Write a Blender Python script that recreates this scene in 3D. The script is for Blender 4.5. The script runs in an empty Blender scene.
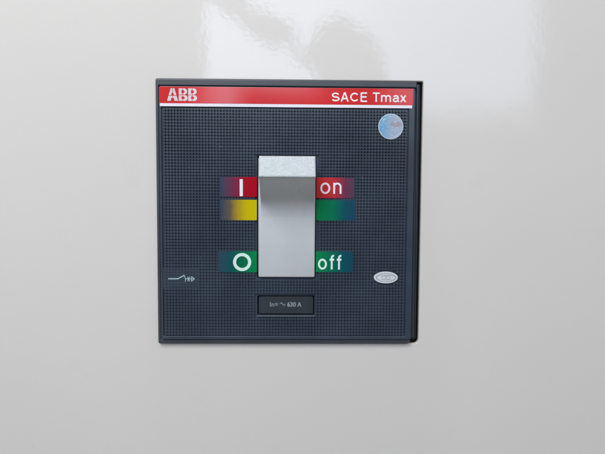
import bpy, bmesh, math, random
from mathutils import Vector, Matrix
random.seed(4)
S = 0.001                      # everything below is written in millimetres
scene = bpy.context.scene
COL = scene.collection

# ------------------------------------------------------------------ camera
cd = bpy.data.cameras.new("camera"); cam = bpy.data.objects.new("camera", cd); COL.objects.link(cam)
scene.camera = cam
cd.sensor_fit = 'HORIZONTAL'; cd.sensor_width = 36.0; cd.lens = 454.0/605.0*36.0
cd.clip_start = 0.005; cd.clip_end = 50
pt, yw, rl = 0.05214, 0.01548, 0.00554
fw = Vector((math.sin(yw)*math.cos(pt), math.cos(yw)*math.cos(pt), -math.sin(pt)))
rt = Vector((math.cos(yw), -math.sin(yw), 0)); up = rt.cross(fw)
c_, s_ = math.cos(rl), math.sin(rl)
R_, U_ = rt*c_+up*s_, up*c_-rt*s_
m = Matrix((R_, U_, -fw)).transposed().to_4x4(); m.translation = Vector((2.85*S, -227.61*S, 5.28*S))
cam.matrix_world = m

# ------------------------------------------------------------------ node helpers
class NT:
    def __init__(s, tree): s.t = tree
    def n(s, typ, **kw):
        nd = s.t.nodes.new(typ)
        for k, v in kw.items(): setattr(nd, k, v)
        return nd
    def put(s, sock, v):
        if hasattr(v, 'bl_idname') or isinstance(v, bpy.types.NodeSocket): s.t.links.new(v, sock)
        elif v is not None: sock.default_value = v
    def math(s, op, a, b=None, c=None, clamp=False):
        nd = s.n('ShaderNodeMath', operation=op, use_clamp=clamp)
        s.put(nd.inputs[0], a)
        if b is not None: s.put(nd.inputs[1], b)
        if c is not None: s.put(nd.inputs[2], c)
        return nd.outputs[0]
    def step(s, v, e0, e1):
        nd = s.n('ShaderNodeMapRange', interpolation_type='SMOOTHSTEP')
        s.put(nd.inputs[0], v); nd.inputs[1].default_value = e0; nd.inputs[2].default_value = e1
        nd.inputs[3].default_value = 0; nd.inputs[4].default_value = 1
        return nd.outputs[0]
    def mix(s, f, a, b):
        nd = s.n('ShaderNodeMix', data_type='RGBA')
        s.put(nd.inputs[0], f)
        for i, v in ((6, a), (7, b)):
            if isinstance(v, tuple): nd.inputs[i].default_value = (*v, 1) if len(v) == 3 else v
            else: s.put(nd.inputs[i], v)
        return nd.outputs[2]
    def noise(s, vec, scale, detail=2, rough=.5, out=0):
        nd = s.n('ShaderNodeTexNoise'); s.put(nd.inputs['Vector'], vec)
        nd.inputs['Scale'].default_value = scale; nd.inputs['Detail'].default_value = detail
        nd.inputs['Roughness'].default_value = rough
        return nd.outputs[out]

# ------------------------------------------------------------------ surroundings (a daylit room behind the photographer)
w = bpy.data.worlds.new("World"); scene.world = w; w.use_nodes = True
w.node_tree.nodes.clear(); N = NT(w.node_tree)
tc = N.n('ShaderNodeTexCoord').outputs['Generated']
sx = N.n('ShaderNodeSeparateXYZ'); N.put(sx.inputs[0], tc)
X, Y, Z = sx.outputs
ay = N.math('MAXIMUM', N.math('MULTIPLY', Y, -1), 0.02)
nz = N.noise(tc, 9, 4, .6)
nz2 = N.noise(tc, 23, 3, .6)
wob = N.math('MULTIPLY', N.math('SUBTRACT', nz, .5), 34)
wob2 = N.math('MULTIPLY', N.math('SUBTRACT', nz2, .5), 34)
# U, V : tangent-plane direction on the side the panel faces
U = N.math('ADD', N.math('MULTIPLY_ADD', N.math('DIVIDE', X, ay), 454, 295.5), wob)
V = N.math('ADD', N.math('MULTIPLY_ADD', N.math('DIVIDE', Z, ay), -454, 203.3), wob2)
inv = lambda a: N.math('SUBTRACT', 1, a)
mul = lambda *a: a[0] if len(a) == 1 else N.math('MULTIPLY', a[0], mul(*a[1:]))
# bright window opening
diag = N.math('ADD', U, N.math('MULTIPLY', N.math('MINIMUM', V, 32), -1.9))        # left edge of the opening slants
win = mul(N.step(diag, 224, 240), inv(N.step(U, 522, 546)), inv(N.step(V, 88, 138)), N.step(V, -190, -60))
hx = N.math('DIVIDE', N.math('SUBTRACT', U, 338), 50); hy = N.math('DIVIDE', N.math('SUBTRACT', V, 98), 74)
head = N.step(N.math('ADD', N.math('MULTIPLY', hx, hx), N.math('MULTIPLY', hy, hy)), .85, 1.2)
lowl = N.math('MAXIMUM', N.step(U, 352, 372), inv(N.step(V, 74, 92)))
win = mul(win, head, lowl)
# second slanted opening, left of the first
d2 = N.math('ADD', U, N.math('MULTIPLY', V, -1.4))
tri = mul(N.step(U, 203, 212), inv(N.step(d2, 193, 208)), inv(N.step(V, 108, 126)), N.step(V, 2, 16))
tri2 = mul(tri, inv(mul(N.step(V, 82, 96), N.step(U, 232, 246))))
front = N.step(Y, 0.0, -0.12)
front = mul(N.math('LESS_THAN', Y, -0.05), 1.0)
patch = mul(N.math('MAXIMUM', win, N.math('MULTIPLY', tri2, 1.0)), front)
# broad gradient: pale daylight from above, dim floor
g = N.step(Z, -0.80, 0.80)
side = N.step(V, 330, -40)
amb = N.mix(g, (.74, .715, .665), (1.26, 1.20, 1.12))
# the photographer's own dark outline: head, shoulders and body
bxx = N.math('DIVIDE', N.math('SUBTRACT', U, 300), 150); byy = N.math('DIVIDE', N.math('SUBTRACT', V, 430), 330)
body = inv(N.step(N.math('ADD', N.math('POWER', N.math('ABSOLUTE', bxx), 4), N.math('POWER', N.math('ABSOLUTE', byy), 4)), .7, 1.3))
hot = N.mix(mul(body, front, .85), amb, (.07, .10, .16))
grade = N.math('MULTIPLY_ADD', N.step(U, 300, 420), -.36, 1.0)      # the right half of the window is a little dimmer
hot = N.mix(N.math('MULTIPLY', patch, grade), hot, (9.4, 10.5, 12.4))
bg = N.n('ShaderNodeBackground'); N.put(bg.inputs[0], hot); bg.inputs[1].default_value = 0.395
wo = N.n('ShaderNodeOutputWorld'); w.node_tree.links.new(bg.outputs[0], wo.inputs[0])

# soft ceiling-side light
ld = bpy.data.lights.new("overhead_light", 'AREA'); ld.shape = 'RECTANGLE'; ld.size = 0.34; ld.size_y = 0.30
ld.energy = 4.0; ld.color = (.97, .97, .985)
lo = bpy.data.objects.new("overhead_light", ld); COL.objects.link(lo)
lo.location = (-0.20, -0.45, 0.52)
lo.rotation_euler = (Vector((0, 0, 0)) - lo.location).to_track_quat('-Z', 'Y').to_euler()

scene.view_settings.view_transform = 'Standard'; scene.view_settings.look = 'None'
scene.view_settings.exposure = 0.0; scene.view_settings.gamma = 1
scene.view_settings.use_curve_mapping = False

# ------------------------------------------------------------------ materials
def mat(name):
    m = bpy.data.materials.new(name); m.use_nodes = True
    N = NT(m.node_tree); b = m.node_tree.nodes['Principled BSDF']
    o = N.n('ShaderNodeTexCoord').outputs['Object']
    return m, N, b, o
def bump(N, b, h, strength, dist):
    nd = N.n('ShaderNodeBump'); N.put(nd.inputs['Height'], h)
    nd.inputs['Strength'].default_value = strength; nd.inputs['Distance'].default_value = dist
    N.put(b.inputs['Normal'], nd.outputs[0])

def m_plastic(name, col, var=.12, rough=.38, grain=1.0, dust=0.0, spec=.5):
    m, N, b, o = mat(name); b.inputs['Specular IOR Level'].default_value = spec
    n1 = N.noise(o, 45, 4); n2 = N.noise(o, 2600, 2)
    f = N.step(n1, .3, .7)
    c = N.mix(f, tuple(v*(1-var) for v in col), tuple(v*(1+var) for v in col))
    if dust:
        v = N.n('ShaderNodeTexVoronoi'); N.put(v.inputs['Vector'], o); v.inputs['Scale'].default_value = 260
        d = mul2(N, N.step(v.outputs['Distance'], .07, .03), N.step(N.noise(o, 120, 2), .56, .66))
        c = N.mix(N.math('MULTIPLY', d, dust), c, (.35, .36, .38))
    N.put(b.inputs['Base Color'], c)
    N.put(b.inputs['Roughness'], N.math('MULTIPLY_ADD', n1, .16, rough-.08))
    bump(N, b, n2, .25*grain, .00006)
    return m
def mul2(N, a, b_): return N.math('MULTIPLY', a, b_)

# glossy enamel with orange peel
M_door, N, b, o = mat("cream_enamel")
n1 = N.noise(o, 9, 3); n3 = N.noise(o, 430, 2, .45); n4 = N.noise(o, 150, 2, .5); n5 = N.noise(o, 1500, 2)
c = N.mix(N.step(n1, .3, .7), (.628, .617, .600), (.644, .632, .614))
sm = N.noise(o, 34, 5, .65)
c = N.mix(N.math('MULTIPLY', N.step(sm, .58, .76), .16), c, (.50, .50, .49))
sp = N.n('ShaderNodeTexVoronoi'); N.put(sp.inputs['Vector'], o); sp.inputs['Scale'].default_value = 85
c = N.mix(N.math('MULTIPLY', mul2(N, N.step(sp.outputs['Distance'], .035, .015), N.step(N.noise(o, 31, 2), .55, .62)), .45), c, (.30, .29, .27))
N.put(b.inputs['Base Color'], c)
N.put(b.inputs['Roughness'], N.math('MULTIPLY_ADD', sm, .05, .035))
h = N.math('ADD', N.math('MULTIPLY', n3, .5), N.math('ADD', N.math('MULTIPLY', n4, 1.0), N.math('MULTIPLY', n5, .05)))
bump(N, b, h, .25, .00014)
b.inputs['IOR'].default_value = 1.5

M_cover = m_plastic("navy_plastic", (.037, .053, .077), rough=.22, dust=.6)
M_frame = m_plastic("charcoal_plastic", (.040, .048, .062), rough=.42)
M_inner = m_plastic("black_plastic", (.008, .010, .014), rough=.6)
M_side = m_plastic("dark_flange_plastic", (.030, .040, .054), rough=.45)
M_win = m_plastic("rating_plate_plastic", (.026, .036, .046), rough=.4)
M_red = m_plastic("red_print", (.56, .020, .024), var=.05, rough=.09, grain=.5)
M_white = m_plastic("white_print", (.72, .71, .80), var=.04, rough=.35, grain=.4)
M_logo = m_plastic("silver_white_print", (.60, .58, .63), var=.1, rough=.4)
M_letter = m_plastic("white_lettering", (.78, .76, .79), var=.04, rough=.4, grain=.4)
M_mint = m_plastic("mint_white_lettering", (.62, .82, .76), var=.04, rough=.4, grain=.4)
M_sym = m_plastic("pale_blue_print", (.36, .50, .56), var=.08, rough=.4, grain=.4)
M_rate = m_plastic("dull_white_print", (.27, .30, .33), var=.10, rough=.5, grain=.4)

# lever: grey-white moulded plastic
M_lever, N, b, o = mat("pale_grey_plastic")
n = N.noise(o, 60, 4); N.put(b.inputs['Base Color'], N.mix(N.step(n, .3, .7), (.50, .55, .60), (.53, .58, .62)))
gr = N.noise(o, 95, 6, .7); c = N.mix(N.step(n, .3, .7), (.485, .52, .555), (.525, .555, .585))
c = N.mix(N.math('MULTIPLY', N.step(gr, .55, .72), .22), c, (.33, .34, .33))
N.put(b.inputs['Base Color'], c)
N.put(b.inputs['Roughness'], N.math('MULTIPLY_ADD', gr, .3, .25))
bump(N, b, N.noise(o, 2200, 3), .3, .00006)
M_tip, N, b, o = mat("rough_white_plastic")
n = N.noise(o, 1000, 5, .7); N.put(b.inputs['Base Color'], N.mix(N.step(n, .35, .65), (.42, .47, .50), (.52, .575, .605)))
b.inputs['Roughness'].default_value = .55
bump(N, b, N.noise(o, 700, 5, .7), .8, .0003)

def m_grad(name, x_in, x_out, stops):
    """printed colour that fades into the plate colour away from the lever"""
    m, N, b, o = mat(name)
    sx = N.n('ShaderNodeSeparateXYZ'); N.put(sx.inputs[0], o)
    wob = N.math('MULTIPLY', N.math('SUBTRACT', N.noise(o, 500, 3), .5), .0016)
    mr = N.n('ShaderNodeMapRange'); N.put(mr.inputs[0], N.math('ADD', sx.outputs[0], wob))
    mr.inputs[1].default_value = x_in*S; mr.inputs[2].default_value = x_out*S
    cr = N.n('ShaderNodeValToRGB'); N.put(cr.inputs[0], mr.outputs[0])
    el = cr.color_ramp.elements
    while len(el) < len(stops): el.new(.5)
    for e, (p, col) in zip(el, stops): e.position = p; e.color = (*col, 1)
    N.put(b.inputs['Base Color'], cr.outputs[0]); b.inputs['Roughness'].default_value = .34; b.inputs['Specular IOR Level'].default_value = .12
    bump(N, b, N.noise(o, 2600, 2), .15, .00006)
    return m
BG = (.034, .054, .095)
G_redL = m_grad("red_fading_print_deep", -15.7, -34, [(0, (.40, .001, .010)), (.35, (.34, .002, .016)), (.62, (.16, .022, .06)), (1, BG)])
G_yel = m_grad("yellow_fading_print", -15.7, -34, [(0, (.50, .46, .001)), (.30, (.52, .42, .001)), (.55, (.36, .25, .02)), (.75, (.11, .09, .06)), (1, BG)])
G_redR = m_grad("red_fading_print", 12.7, 33, [(0, (.58, .030, .030)), (.45, (.46, .028, .040)), (.72, (.15, .028, .07)), (1, BG)])
G_grnR = m_grad("green_fading_print", 12.7, 33, [(0, (.001, .20, .065)), (.40, (.001, .17, .08)), (.72, (.004, .07, .10)), (1, (.012, .05, .11))])
G_grnO = m_grad("green_fading_print_left", -15.7, -35.5, [(0, (.001, .23, .07)), (.40, (.003, .13, .06)), (.7, (.006, .075, .09)), (1, (.03, .055, .09))])
G_grnF = m_grad("green_fading_print_low", 12.7, 32, [(0, (.001, .22, .07)), (.45, (.003, .13, .075)), (.75, (.003, .07, .10)), (1, (.008, .055, .10))])

# hologram foil
M_holo, N, b, o = mat("hologram_foil")
sx = N.n('ShaderNodeSeparateXYZ'); N.put(sx.inputs[0], o)
wv = N.noise(o, 330, 3)
cx = N.math('DIVIDE', N.math('SUBTRACT', sx.outputs[0], 49.4*S), 6.1*S)
cz = N.math('DIVIDE', N.math('SUBTRACT', sx.outputs[2], 43.15*S), 6.1*S)
t = N.math('ADD', N.math('MULTIPLY', cx, .9), N.math('MULTIPLY_ADD', wv, .7, -.35))
c = N.mix(N.step(t, -.9, .5), (.10, .32, .52), (.34, .40, .50))
dxx = N.math('DIVIDE', N.math('SUBTRACT', cx, .42), .52); dzz = N.math('DIVIDE', N.math('SUBTRACT', cz, .18), .26)
e = N.math('ADD', N.math('MULTIPLY', dxx, dxx), N.math('MULTIPLY', dzz, dzz))
c = N.mix(N.math('MULTIPLY', N.step(N.math('ADD', e, wv), 1.7, 1.0), .8), c, (.30, .25, .28))
st = N.math('SINE', N.math('MULTIPLY', N.math('ADD', sx.outputs[2], N.math('MULTIPLY', wv, .0012)), 6800))
c = N.mix(N.math('MULTIPLY', N.step(st, .2, .9), .28), c, (.33, .45, .60))
N.put(b.inputs['Base Color'], c); gl = N.noise(o, 1400, 3, .7)
c = N.mix(N.math('MULTIPLY', N.step(gl, .56, .68), .75), c, (.62, .74, .80))  # glints of the foil painted as pale speckles
N.put(b.inputs['Base Color'], c)
b.inputs['Roughness'].default_value = .30; b.inputs['Metallic'].default_value = .35
bump(N, b, N.noise(o, 900, 4, .7), .5, .0002)
M_foil_rim = m_plastic("foil_rim", (.50, .58, .66), rough=.35)
M_oval = m_plastic("pale_oval_print", (.62, .68, .72), var=.12, rough=.45)
M_ovmark = m_plastic("grey_oval_print", (.27, .32, .38), rough=.45)

# ------------------------------------------------------------------ mesh helpers (mm; x right, z up, d = distance out of the panel)
OFF = [0.0, 0.0]
def P(x, z, d): return ((x+OFF[0])*S, -d*S, (z+OFF[1])*S)
def link(name, bm, m, parent=None, smooth=False, recalc=True):
    if recalc: bmesh.ops.recalc_face_normals(bm, faces=bm.faces)
    me = bpy.data.meshes.new(name); bm.to_mesh(me); bm.free()
    for mm in (m if isinstance(m, (list, tuple)) else [m]): me.materials.append(mm)
    o = bpy.data.objects.new(name, me); COL.objects.link(o)
    if smooth:
        for p in me.polygons: p.use_smooth = True
    if parent: o.parent = parent
    return o
def rr(x0, x1, z0, z1, r=.5, n=6, rs=None):
    """rounded rectangle, counter-clockwise; rs = radii (bl, br, tr, tl)"""
    rs = rs or (r,)*4; pts = []
    for (cx, cz, a0, q) in ((x0, z0, 180, rs[0]), (x1, z0, 270, rs[1]), (x1, z1, 0, rs[2]), (x0, z1, 90, rs[3])):
        q = max(q, .01)
        ox = cx + (q if cx == x0 else -q); oz = cz + (q if cz == z0 else -q)
        for k in range(n+1):
            a = math.radians(a0 + 90*k/n); pts.append((ox+q*math.cos(a), oz+q*math.sin(a)))
    return pts
def inset(loop, i):
    """miter inset of a ccw polygon (negative grows it)"""
    out = []; n = len(loop)
    for k in range(n):
        p0, p1, p2 = Vector(loop[k-1]), Vector(loop[k]), Vector(loop[(k+1) % n])
        a = (p1-p0).normalized(); b = (p2-p1).normalized()
        na = Vector((-a.y, a.x)); nb = Vector((-b.y, b.x)); s = na+nb
        s = s/max(s.dot(na), .2) if s.length > 1e-9 else na
        out.append((p1.x+s.x*i, p1.y+s.y*i))
    return out
def prism(bm, outer, holes, d0, d1, ch=0.0, seg=2, back=False, back_loop=None, concave=False):
    """plate between depths d0 and d1 with a rounded front edge of size ch, real openings for the holes"""
    fronts = []
    for li, lp in enumerate([outer]+list(holes)):
        sg = 1 if li == 0 else -1
        rings = [(lp if not (back_loop and li == 0) else back_loop, d0)]
        if ch > 0:
            for k in range(seg+1):
                a = math.pi/2*k/seg
                rings.append((inset(lp, sg*ch*(1-math.cos(a))), d1-ch+ch*math.sin(a)))
        else: rings.append((lp, d1))
        prev = None
        for pts, d in rings:
            vs = [bm.verts.new(P(x, z, d)) for x, z in pts]
            if prev:
                for k in range(len(vs)):
                    j = (k+1) % len(vs); bm.faces.new((prev[k], prev[j], vs[j], vs[k]))
            else: first = vs
            prev = vs
        fronts.append(prev)
        if back and li == 0 and not holes: bm.faces.new(first)
    edges = []
    for vs in fronts:
        for k in range(len(vs)):
            edges.append(bm.edges.get((vs[k], vs[(k+1) % len(vs)])) or bm.edges.new((vs[k], vs[(k+1) % len(vs)])))
    if len(fronts) == 1 and not concave: bm.faces.new(fronts[0])
    else: bmesh.ops.triangle_fill(bm, use_beauty=True, use_dissolve=False, edges=edges, normal=(0, -1, 0))
def ellipse(cx, cz, rx, rz, n=56): return [(cx+rx*math.cos(2*math.pi*k/n), cz+rz*math.sin(2*math.pi*k/n)) for k in range(n)]
def strokes(bm, lines, wd, d0, d1):
    for ln in lines:
        for (a, b) in zip(ln[:-1], ln[1:]):
            a, b = Vector(a), Vector(b); t = (b-a).normalized(); n = Vector((-t.y, t.x))*wd/2; e = t*wd*.35
            q = [a-e-n, b+e-n, b+e+n, a-e+n]
            prism(bm, [(v.x, v.y) for v in q], [], d0, d1+random.random()*.008)
def lettering(name, txt, box, d, m, parent, bold=0.0, sp=1.0, cuts=None):
    cu = bpy.data.curves.new(name, 'FONT'); cu.body = txt; cu.offset = bold; cu.space_character = sp
    cu.extrude = 0; cu.resolution_u = 8
    t = bpy.data.objects.new(name, cu); COL.objects.link(t)
    bpy.context.view_layer.update()
    me = bpy.data.meshes.new_from_object(t.evaluated_get(bpy.context.evaluated_depsgraph_get()))
    bpy.data.objects.remove(t)
    xs = [v.co.x for v in me.vertices]; ys = [v.co.y for v in me.vertices]
    x0, x1, z0, z1 = box
    kx = (x1-x0)/(max(xs)-min(xs)); kz = (z1-z0)/(max(ys)-min(ys)); mx, my = min(xs), min(ys)
    for v in me.vertices: v.co = P(x0+(v.co.x-mx)*kx, z0+(v.co.y-my)*kz, d)
    bm = bmesh.new(); bm.from_mesh(me); bpy.data.meshes.remove(me)
    for f in bm.faces: f.smooth = False
    r = bmesh.ops.extrude_face_region(bm, geom=bm.faces[:])
    for v in r['geom']:
        if isinstance(v, bmesh.types.BMVert): v.co.y -= .06*S
    return link(name, bm, m, parent)

def arc(cx, cz, rx, rz, a0, a1, n=18): return [(cx+rx*math.cos(math.radians(a0+(a1-a0)*k/n)), cz+rz*math.sin(math.radians(a0+(a1-a0)*k/n))) for k in range(n+1)]
GL = {  # centre lines of a plain grotesque letter: (advance, strokes)
 'S': (.70, [arc(.34, .715, .25, .225, 18, 262) + arc(.345, .275, .27, .22, 85, -163)]),
 'A': (.70, [[(.05, -.06), (.315, 1.06)], [(.605, -.06), (.34, 1.06)], [(.15, .31), (.51, .31)]]),
 'C': (.76, [arc(.38, .5, .31, .45, 38, 322, 26)]),
 'E': (.66, [[(.10, -.06), (.10, 1.06)], [(.10, 1), (.57, 1)], [(.10, .53), (.54, .53)], [(.10, 0), (.58, 0)]]),
 'T': (.62, [[(.03, 1), (.61, 1)], [(.32, 1.0), (.32, -.06)]]),
 'm': (.92, [[(.08, -.06), (.08, .76)], arc(.26, .47, .18, .23, 170, 0)+[(.44, -.06)], arc(.62, .47, .18, .23, 170, 0)+[(.80, -.06)]]),
 'a': (.58, [arc(.27, .51, .18, .19, 165, 0)+[(.45, .12)]+arc(.53, .10, .08, .10, 180, 270, 5), [(.45, .43), (.34, .40)]+arc(.235, .19, .165, .19, 95, 330)]),
 'x': (.46, [[(.03, -.06), (.43, .76)], [(.43, -.06), (.03, .76)]]),
 'o': (.62, [arc(.30, .35, .235, .35, 0, 360, 36)]),
 'n': (.56, [[(.09, -.06), (.09, .76)], arc(.27, .46, .19, .24, 172, 0)+[(.46, -.06)]]),
 'f': (.36, [arc(.31, .87, .13, .13, 78, 180, 10)+[(.18, -.06)], [(.03, .70), (.34, .70)]]),
 ' ': (.22, [])}
def ribbon(bm, pts, wd, d0, d1):
    n = len(pts); closed = (Vector(pts[0])-Vector(pts[-1])).length < 1e-6
    if closed:
        q = pts[:-1]
        prism(bm, inset(q, -wd/2), [inset(q, wd/2)], d0, d1); return
    Lp, Rp = [], []
    for k in range(n):
        p = Vector(pts[k]); a = Vector(pts[max(k-1, 0)]); b = Vector(pts[min(k+1, n-1)])
        t1 = (p-a).normalized() if k else (b-p).normalized(); t2 = (b-p).normalized() if k < n-1 else t1
        n1 = Vector((-t1.y, t1.x)); n2 = Vector((-t2.y, t2.x)); q = n1+n2; q = q/max(q.dot(n1), .4)
        Lp.append((p.x+q.x*wd/2, p.y+q.y*wd/2)); Rp.append((p.x-q.x*wd/2, p.y-q.y*wd/2))
    lt = [[bm.verts.new(P(x, z, d)) for x, z in pp] for pp in (Lp, Rp) for d in (d0, d1)]
    for k in range(n-1):
        for a, b in ((lt[1], lt[3]), (lt[0], lt[1]), (lt[3], lt[2])): bm.faces.new((a[k], b[k], b[k+1], a[k+1]))
    for k in (0, n-1): bm.faces.new((lt[0][k], lt[1][k], lt[3][k], lt[2][k]))
def grotesque(name, txt, box, d, wd, m, parent, gap=.14, wide=1.2):
    x = 0; lines = []
    for ch in txt:
        adv, st = GL[ch]
        for l in st: lines.append([((x+px_*wide), pz_) for px_, pz_ in l])
        x += adv*wide+gap
    xs = [p[0] for l in lines for p in l]
    zs = [p[1] for l in lines for p in l if -.001 <= p[1] <= 1.001]
    lowx = 'aeomnx'; z1s = max(min(p[1], 1.0) for l in lines for p in l) if any(c not in lowx for c in txt) else .70
    x0, x1, z0, z1 = box; h = wd/2
    kx = (x1-x0-wd)/(max(xs)-min(xs)); kz = (z1-z0-wd)/z1s; mn = min(xs)
    bm = bmesh.new()
    for i, l in enumerate(lines):
        pts = [(x0+h+(p[0]-mn)*kx, z0+h+p[1]*kz) for p in l]
        pts = [(px_, min(max(pz_, z0 if pz_ < z0+h*.9 else pz_), z1)) for px_, pz_ in pts]
        ribbon(bm, pts, wd, d-.05, d+.05+.004*i)
    return link(name, bm, m, parent)

# ------------------------------------------------------------------ cabinet door panel with its cut-out
bm = bmesh.new()
hole = rr(-66.1, 65.9, -65.9, 65.95, rs=(1.0, 2.2, .8, .8), n=8)
prism(bm, rr(-900, 900, -700, 700, 3), [hole], -2.0, 0.0, ch=.45, seg=4)
door = link("cabinet_panel", bm, M_door)
door['label'] = "glossy cream-white enamelled sheet metal panel with a square cut-out around the switch"
door['category'] = "cabinet panel"

# ------------------------------------------------------------------ the circuit breaker
root = bpy.data.objects.new("circuit_breaker", None); COL.objects.link(root)
root.empty_display_size = .02
root['label'] = "dark navy circuit breaker with red top stripe and pale switch lever, set in cream panel"
root['category'] = "circuit breaker"

# frame: light-blocking backing, flange and C-shaped surround
bm = bmesh.new()
prism(bm, rr(-78, 78, -78, 78, 2), [], -42, -8.0, back=True)  # unseen block, added wider than the cut-out so no light enters the gap
link("gap_backing", bm, M_inner, root)
bm = bmesh.new()
prism(bm, rr(-65.2, 62.0, -64.9, 65.2, .8), [], -8.0, -1.6, ch=.4)
prism(bm, rr(62.1, 64.9, -64.0, 65.0, .6), [], -8.0, -1.2, ch=.9)
link("flange", bm, M_side, root)
bm = bmesh.new()
def corner(cx, cz, r, a0, n=5): return [(cx+r*math.cos(math.radians(a0+90*k/n)), cz+r*math.sin(math.radians(a0+90*k/n))) for k in range(n+1)]
L, Rr, B, T = -65.75, 62.2, -65.5, 65.5
C = corner(L+.9, B+.9, .9, 180) + corner(61.2-1.6, B+1.6, 1.6, 270) + [(61.2, -63.4), (-64.35, -63.4), (-64.35, 62.35), (Rr, 62.35)] + corner(Rr-.7, T-.7, .7, 0) + corner(L+.9, T-.9, .9, 90)
prism(bm, C, [], -6.0, 1.9, ch=.42, seg=3, concave=True)
link("frame", bm, M_frame, root)

# front cover with real openings
OFF[:] = [-0.2, -0.5]          # everything on the cover sits this much off the frame's centre
slot = rr(-15.95, 13.15, -31.5, 29.2, .5, 3)
rwin = rr(-15.9, 12.75, -50.35, -40.45, .4, 3)
X0, X1, Z0, Z1 = -63.7, 61.4, -62.45, 62.25
fx0, fx1, fz0, fz1 = -62.6, 58.45, -60.8, 52.3        # textured field
bm = bmesh.new()
prism(bm, rr(X0, X1, Z0, Z1, .9), [slot, rwin], -1.5, 2.05, ch=.1, seg=1)
prism(bm, rr(X0-.02, X1+.02, Z0-.02, Z1+.02, .9), [rr(fx0, fx1, fz0, fz1, .3, 3)], 1.0, 3.0, ch=.35, seg=3)
patches = []
def patch_rect(x0, x1, z0, z1): patches.append((x0, x1, z0, z1))
def solid(bm, x0, x1, z0, z1, d=2.98, r=.25): prism(bm, rr(x0, x1, z0, z1, r, 3), [], 1.6, d, ch=.06, seg=1)
solid(bm, -62.58, -44.9, -37.2, -26.4, d=2.70)                 # plain area behind the switch symbol
for q in ((-16.6, 13.8, -32.15, 29.85), (-16.55, 13.4, -51.6, -39.8)): patch_rect(*q)
# small raised studs of the grip texture
px, pz = 1.50, 1.50
nx = int((fx1-fx0)/px); nzc = int((fz1-fz0)/pz)
ox = (fx1-fx0-nx*px)/2; oz = (fz1-fz0-nzc*pz)/2
for i in range(nx):
    for j in range(nzc):
        cx = fx0+ox+(i+.5)*px; cz = fz0+oz+(j+.5)*pz
        if any(a+.05 < cx < b-.05 and c+.05 < cz < d-.05 for a, b, c, d in patches): continue
        if ((cx-48.37)/6.7)**2+((cz+31.05)/3.8)**2 < 1: continue
        r0, r1 = .77, .65; rings = []
        for r, d, k in ((r0*.94, 1.98, 1), (r0, 2.84, 1), (r1, 2.97, 1)):
            rings.append([bm.verts.new(P(cx+r*math.cos(a), cz+r*math.sin(a), d)) for a in [math.pi/8+math.pi/4*q for q in range(8)]])
        for a, b in zip(rings[:-1], rings[1:]):
            for q in range(8): bm.faces.new((a[q], a[(q+1) % 8], b[(q+1) % 8], b[q]))
        bm.faces.new(rings[-1])
cover = link("front_cover", bm, M_cover, root)

# red brand stripe and the white line below it
bm = bmesh.new()
prism(bm, rr(-63.4, 60.4, 54.05, 62.0, .25, 3), [], 2.9, 3.06, ch=.04, seg=1)
stripe = link("brand_stripe", bm, M_red, root)
bm = bmesh.new()
prism(bm, rr(-63.2, 60.0, 52.55, 54.0, .1, 2), [], 2.9, 3.05, ch=.03, seg=1)
link("white_line", bm, M_white, root)

# three-letter logo: heavy letters cut into pieces by thin gaps
def boxcut(bm, axis, c, w):
    """cut the flat lettering with a thin band and drop what lies in it"""
    for s in (-1, 1):
        g = bm.verts[:]+bm.edges[:]+bm.faces[:]
        co = P(c+s*w/2, 0, 0) if axis == 'x' else P(0, c+s*w/2, 0)
        bmesh.ops.bisect_plane(bm, geom=g, dist=1e-7, plane_co=co, plane_no=(1, 0, 0) if axis == 'x' else (0, 0, 1))
def bowl(x0, x1, z0, z1):
    r = (z1-z0)/2
    return [(x0, z0)] + [(x1-r+r*math.cos(a), (z0+z1)/2+r*math.sin(a)) for a in [math.radians(-90+180*k/12) for k in range(13)]] + [(x0, z1)]
lz0, lz1 = 55.15, 61.2; hgt = lz1-lz0; zm = (lz0+lz1)/2 - .15
bm = bmesh.new(); gp = .27
def half_plate(pts, holes=()): prism(bm, pts, list(holes), 3.0, 3.12)
# A, three pieces cut by one level gap and one upright gap
ax0, ax1 = -59.6, -54.3; am = (ax0+ax1)/2
def A_edge(z, side): f = (z-lz0)/hgt; return (ax0 + f*1.75) if side < 0 else (ax1 - f*1.75)
def A_in(z, side): f = (z-lz0)/hgt; return (ax0+1.75 + f*1.15) if side < 0 else (ax1-1.75 - f*1.15)
zc0, zc1 = lz0+1.35, lz0+2.15     # cross bar
for sd in (-1, 1):
    g = am + sd*gp/2
    low = [(A_edge(lz0, sd), lz0), (A_in(lz0, sd), lz0), (A_in(zc0, sd), zc0), (g, zc0), (g, zm-gp/2-.35), (A_edge(zm-gp/2-.35, sd), zm-gp/2-.35)]
    upp = [(A_edge(zm+gp/2-.35, sd), zm+gp/2-.35), (am+sd*.75, zm+gp/2-.35), (g, zm+1.35), (g, lz1), (A_edge(lz1, sd), lz1)]
    for q in (low, upp): half_plate(q if sd < 0 else q[::-1])
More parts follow.
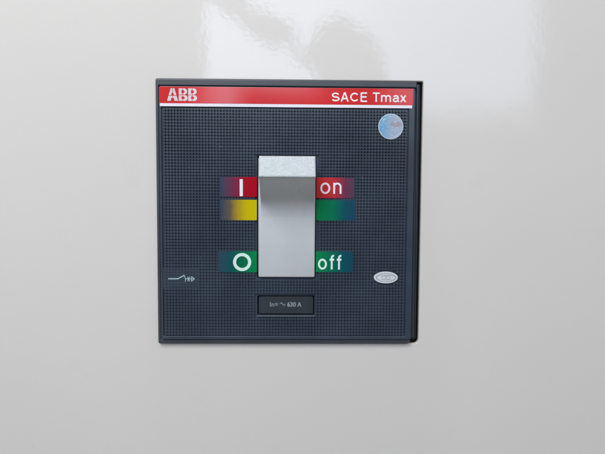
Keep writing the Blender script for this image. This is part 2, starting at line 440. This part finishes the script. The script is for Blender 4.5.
for bx0 in (-53.95, -49.35):
    bw = 4.25; xc = bx0+1.9
    # each B: left column pieces and bowls with small counters
    for (z0, z1, bx1, lo_) in ((lz0, zm-gp/2, bx0+bw, 1), (zm+gp/2, lz1, bx0+bw-.2, 0)):
        hz0 = z0+(.85 if lo_ else .60); hz1 = z1-(.60 if lo_ else .85)
        # left piece is a C-shape round the counter
        half_plate([(bx0, z0), (xc-gp/2, z0), (xc-gp/2, hz0), (bx0+1.3, hz0), (bx0+1.3, hz1), (xc-gp/2, hz1), (xc-gp/2, z1), (bx0, z1)])
        r = (z1-z0)/2; ri = (hz1-hz0)/2; cxo = bx1-r; cxi = bx1-1.35-ri; zc = (hz0+hz1)/2; zo = (z0+z1)/2
        arc_o = [(cxo+r*math.cos(math.radians(a)), zo+r*math.sin(math.radians(a))) for a in range(-90, 91, 15)]
        arc_i = [(max(cxi, xc+gp/2)+ri*math.cos(math.radians(a)), zc+ri*math.sin(math.radians(a))) for a in range(90, -91, -30)]
        half_plate([(xc+gp/2, z0)]+arc_o+[(xc+gp/2, z1), (xc+gp/2, hz1)]+arc_i+[(xc+gp/2, hz0)])
link("logo", bm, M_logo, stripe)
grotesque("lettering", "SACE Tmax", (20.5, 57.0, 55.4, 60.05), 3.07, .68, M_letter, stripe, gap=.09, wide=1.3)

# coloured position labels
def label_patch(name, x0, x1, z0, z1, m, lab=None):
    bm = bmesh.new(); prism(bm, rr(x0, x1, z0, z1, .2, 2), [], 1.6, 3.0, ch=.05, seg=1)
    o = link(name, bm, m, root)
    if lab: o['label'] = lab
    return o
on_l = label_patch("red_label", -34.0, -16.05, 8.75, 18.55, G_redL, "red patch with the vertical bar, fading out to the left")
label_patch("yellow_label", -34.0, -16.05, -2.75, 7.35, G_yel)
on_r = label_patch("red_label", 13.25, 32.3, 8.45, 18.55, G_redR, "red patch reading on, fading out to the right")
label_patch("green_label", 13.25, 32.7, -2.65, 7.4, G_grnR, "blank green patch under the red one")
off_l = label_patch("green_label", -35.2, -16.05, -28.65, -18.15, G_grnO, "green patch with the ring symbol")
off_r = label_patch("green_label", 13.25, 31.9, -28.4, -18.1, G_grnF, "green patch reading off")
bm = bmesh.new(); prism(bm, rr(-24.5, -22.95, 9.1, 17.45, .05, 2), [], 2.95, 3.06); link("bar_symbol", bm, M_letter, on_l)
grotesque("lettering", "on", (15.2, 25.7, 10.45, 16.05), 3.01, .92, M_letter, on_r, gap=.10, wide=1.0)
bm = bmesh.new(); prism(bm, ellipse(-23.35, -23.5, 4.5, 4.5), [ellipse(-23.35, -23.5, 2.95, 2.95)], 2.95, 3.06); link("ring_symbol", bm, M_mint, off_l)
grotesque("lettering", "off", (14.35, 26.45, -27.15, -19.75), 3.01, .95, M_mint, off_r, gap=.13, wide=1.0)

# switch symbol
def q(px_, py_):  # local chart for the small symbol
    return (-59.77+(px_-120)*.0372, -31.95-(py_-218)*.0372)
bm = bmesh.new()
strokes(bm, [[q(120, 218), q(243, 218), q(328, 172)]], .50, 2.9, 3.03)
strokes(bm, [[q(328, 178), q(345, 216), q(342, 252)], [q(348, 219), q(462, 219)], [q(374, 192), q(400, 250)], [q(400, 192), q(374, 250)],
             [q(424, 188), q(462, 216)], [q(424, 252), q(462, 222)], [q(424, 196), q(424, 246)]], .30, 2.9, 3.05)
link("switch_symbol", bm, M_sym, root)

# round hologram seal
bm = bmesh.new(); prism(bm, ellipse(49.6, 43.65, 6.1, 6.2, 72), [], 2.93, 3.10, ch=.04, seg=1, back=True)
seal = link("hologram_sticker", bm, M_holo, root)
bm = bmesh.new(); prism(bm, ellipse(49.6, 43.65, 6.12, 6.22, 72), [ellipse(49.6, 43.65, 5.78, 5.88, 72)], 2.96, 3.13); link("sticker_rim", bm, M_foil_rim, seal)

# oval badge with faint overlapping ovals
bm = bmesh.new(); prism(bm, ellipse(48.37, -31.05, 6.0, 2.95), [], 1.6, 3.08, ch=.12, seg=2)
badge = link("oval_badge", bm, M_oval, root)
bm = bmesh.new()
for k, (cx, rx, rz) in enumerate(((48.37, 5.1, 2.2), (46.0, 2.4, 1.35), (50.7, 2.4, 1.35), (48.37, 2.2, 1.35))):
    prism(bm, ellipse(cx, -31.05, rx, rz, 32), [ellipse(cx, -31.05, rx-.22, rz-.22, 32)], 3.0, 3.10+.006*k)
link("oval_marking", bm, M_ovmark, badge)

# rating plate in its recess
bm = bmesh.new(); prism(bm, rr(-15.3, 12.2, -49.95, -41.1, .5, 3), [], -1.4, 0.95, ch=.3, seg=2)
rate = link("rating_plate", bm, M_win, root)
bm = bmesh.new(); prism(bm, rr(-16.05, 12.9, -50.95, -50.42, .1, 2), [], 1.6, 3.1, ch=.12, seg=2)
lip = link("window_lip", bm, m_plastic("lit_lip_plastic", (.08, .10, .125), rough=.35), root)  # paler than the cover: light caught on the ledge, put into its colour
z0, z1 = -46.3, -43.95
lettering("lettering", "In=", (-9.6, -5.6, z0, z1), 0.95, M_rate, rate, bold=.008)
lettering("lettering", "630 A", (-.9, 6.3, z0, z1), 0.95, M_rate, rate, bold=.03)
bm = bmesh.new()
strokes(bm, [[(-4.7+k*.25, -44.95+.62*math.sin(k/11*2*math.pi)) for k in range(12)]], .30, .9, 1.0)
link("wave_symbol", bm, M_rate, rate)

# ------------------------------------------------------------------ lever
def swept(name, prof, lx, m, parent, bev):
    bm = bmesh.new()
    lv = [bm.verts.new(P(lx(d)[0], z, d)) for z, d in prof]; rv = [bm.verts.new(P(lx(d)[1], z, d)) for z, d in prof]
    for k in range(len(prof)-1): bm.faces.new((lv[k], rv[k], rv[k+1], lv[k+1]))
    bm.faces.new(lv[::-1]); bm.faces.new(rv)
    bmesh.ops.recalc_face_normals(bm, faces=bm.faces)
    ed = [e for e in bm.edges if e.is_manifold and e.calc_face_angle() > math.radians(35)]
    bmesh.ops.bevel(bm, geom=ed, offset=bev*S, segments=3, profile=.5, affect='EDGES', clamp_overlap=True)
    o = link(name, bm, m, parent, smooth=True)
    o.data.set_sharp_from_angle(angle=math.radians(40))
    return o
swept("slot_cover", [(-31.05, -1.4), (-31.05, 3.75), (-12, 4.1), (-2, 4.3), (10, 4.4), (28.2, 3.9), (28.2, -1.4)], lambda d: (-15.3, 12.75), M_lever, root, .8)
def lx(d):
    f = min(max((d-4.5)/16.5, 0), 1)
    return -13.95+f*.25, 12.15-f*.15
lever = swept("switch_lever", [(-4, 4.0), (-1.5, 4.26), (.6, 4.42), (2.5, 4.72), (4.4, 5.3), (6.1, 6.25), (7.5, 7.7), (8.8, 9.7), (17.75, 20.9), (27.0, 16.2), (26.6, 9.0), (26.6, 3.6)], lx, M_lever, root, .75)

# rough white cap on the end of the lever, finely subdivided and uneven
bm = bmesh.new(); nu, nv = 60, 22; grid = []
tz0, td0, tz1, td1 = 17.55, 21.1, 27.5, 16.1
dirv = Vector((tz1-tz0, td1-td0)).normalized(); nrm = Vector((-dirv.y, dirv.x))   # (z, d)
for j in range(nv+1):
    row = []
    for i in range(nu+1):
        u, v = i/nu, j/nv
        zz, dd = tz0+(tz1-tz0)*v, td0+(td1-td0)*v
        e = min(u, 1-u)*28.4; f = min(v, 1-v)*10.4; k = min(e, f); off = .42-max(0, .45-k)**2*1.6 + random.uniform(-.03, .03)*(k > .3)
        xa, xb = lx(dd)
        row.append(bm.verts.new(P(xa-.12+(xb-xa+.24)*u, zz+nrm.x*off, dd+nrm.y*off)))
    grid.append(row)
for j in range(nv):
    for i in range(nu): bm.faces.new((grid[j][i], grid[j][i+1], grid[j+1][i+1], grid[j+1][i]))
# skirt down to the lever
rim = grid[0][:] + [r[-1] for r in grid[1:]] + grid[-1][-2::-1] + [r[0] for r in grid[-2:0:-1]]
low = [bm.verts.new(v.co + Vector((0, -nrm.y*-.5*S, -nrm.x*.5*S))) for v in rim]
for k in range(len(rim)): bm.faces.new((rim[k], rim[(k+1) % len(rim)], low[(k+1) % len(rim)], low[k]))
tip = link("lever_tip", bm, M_tip, lever, smooth=True)
tip['label'] = "rough white end face of the lever"
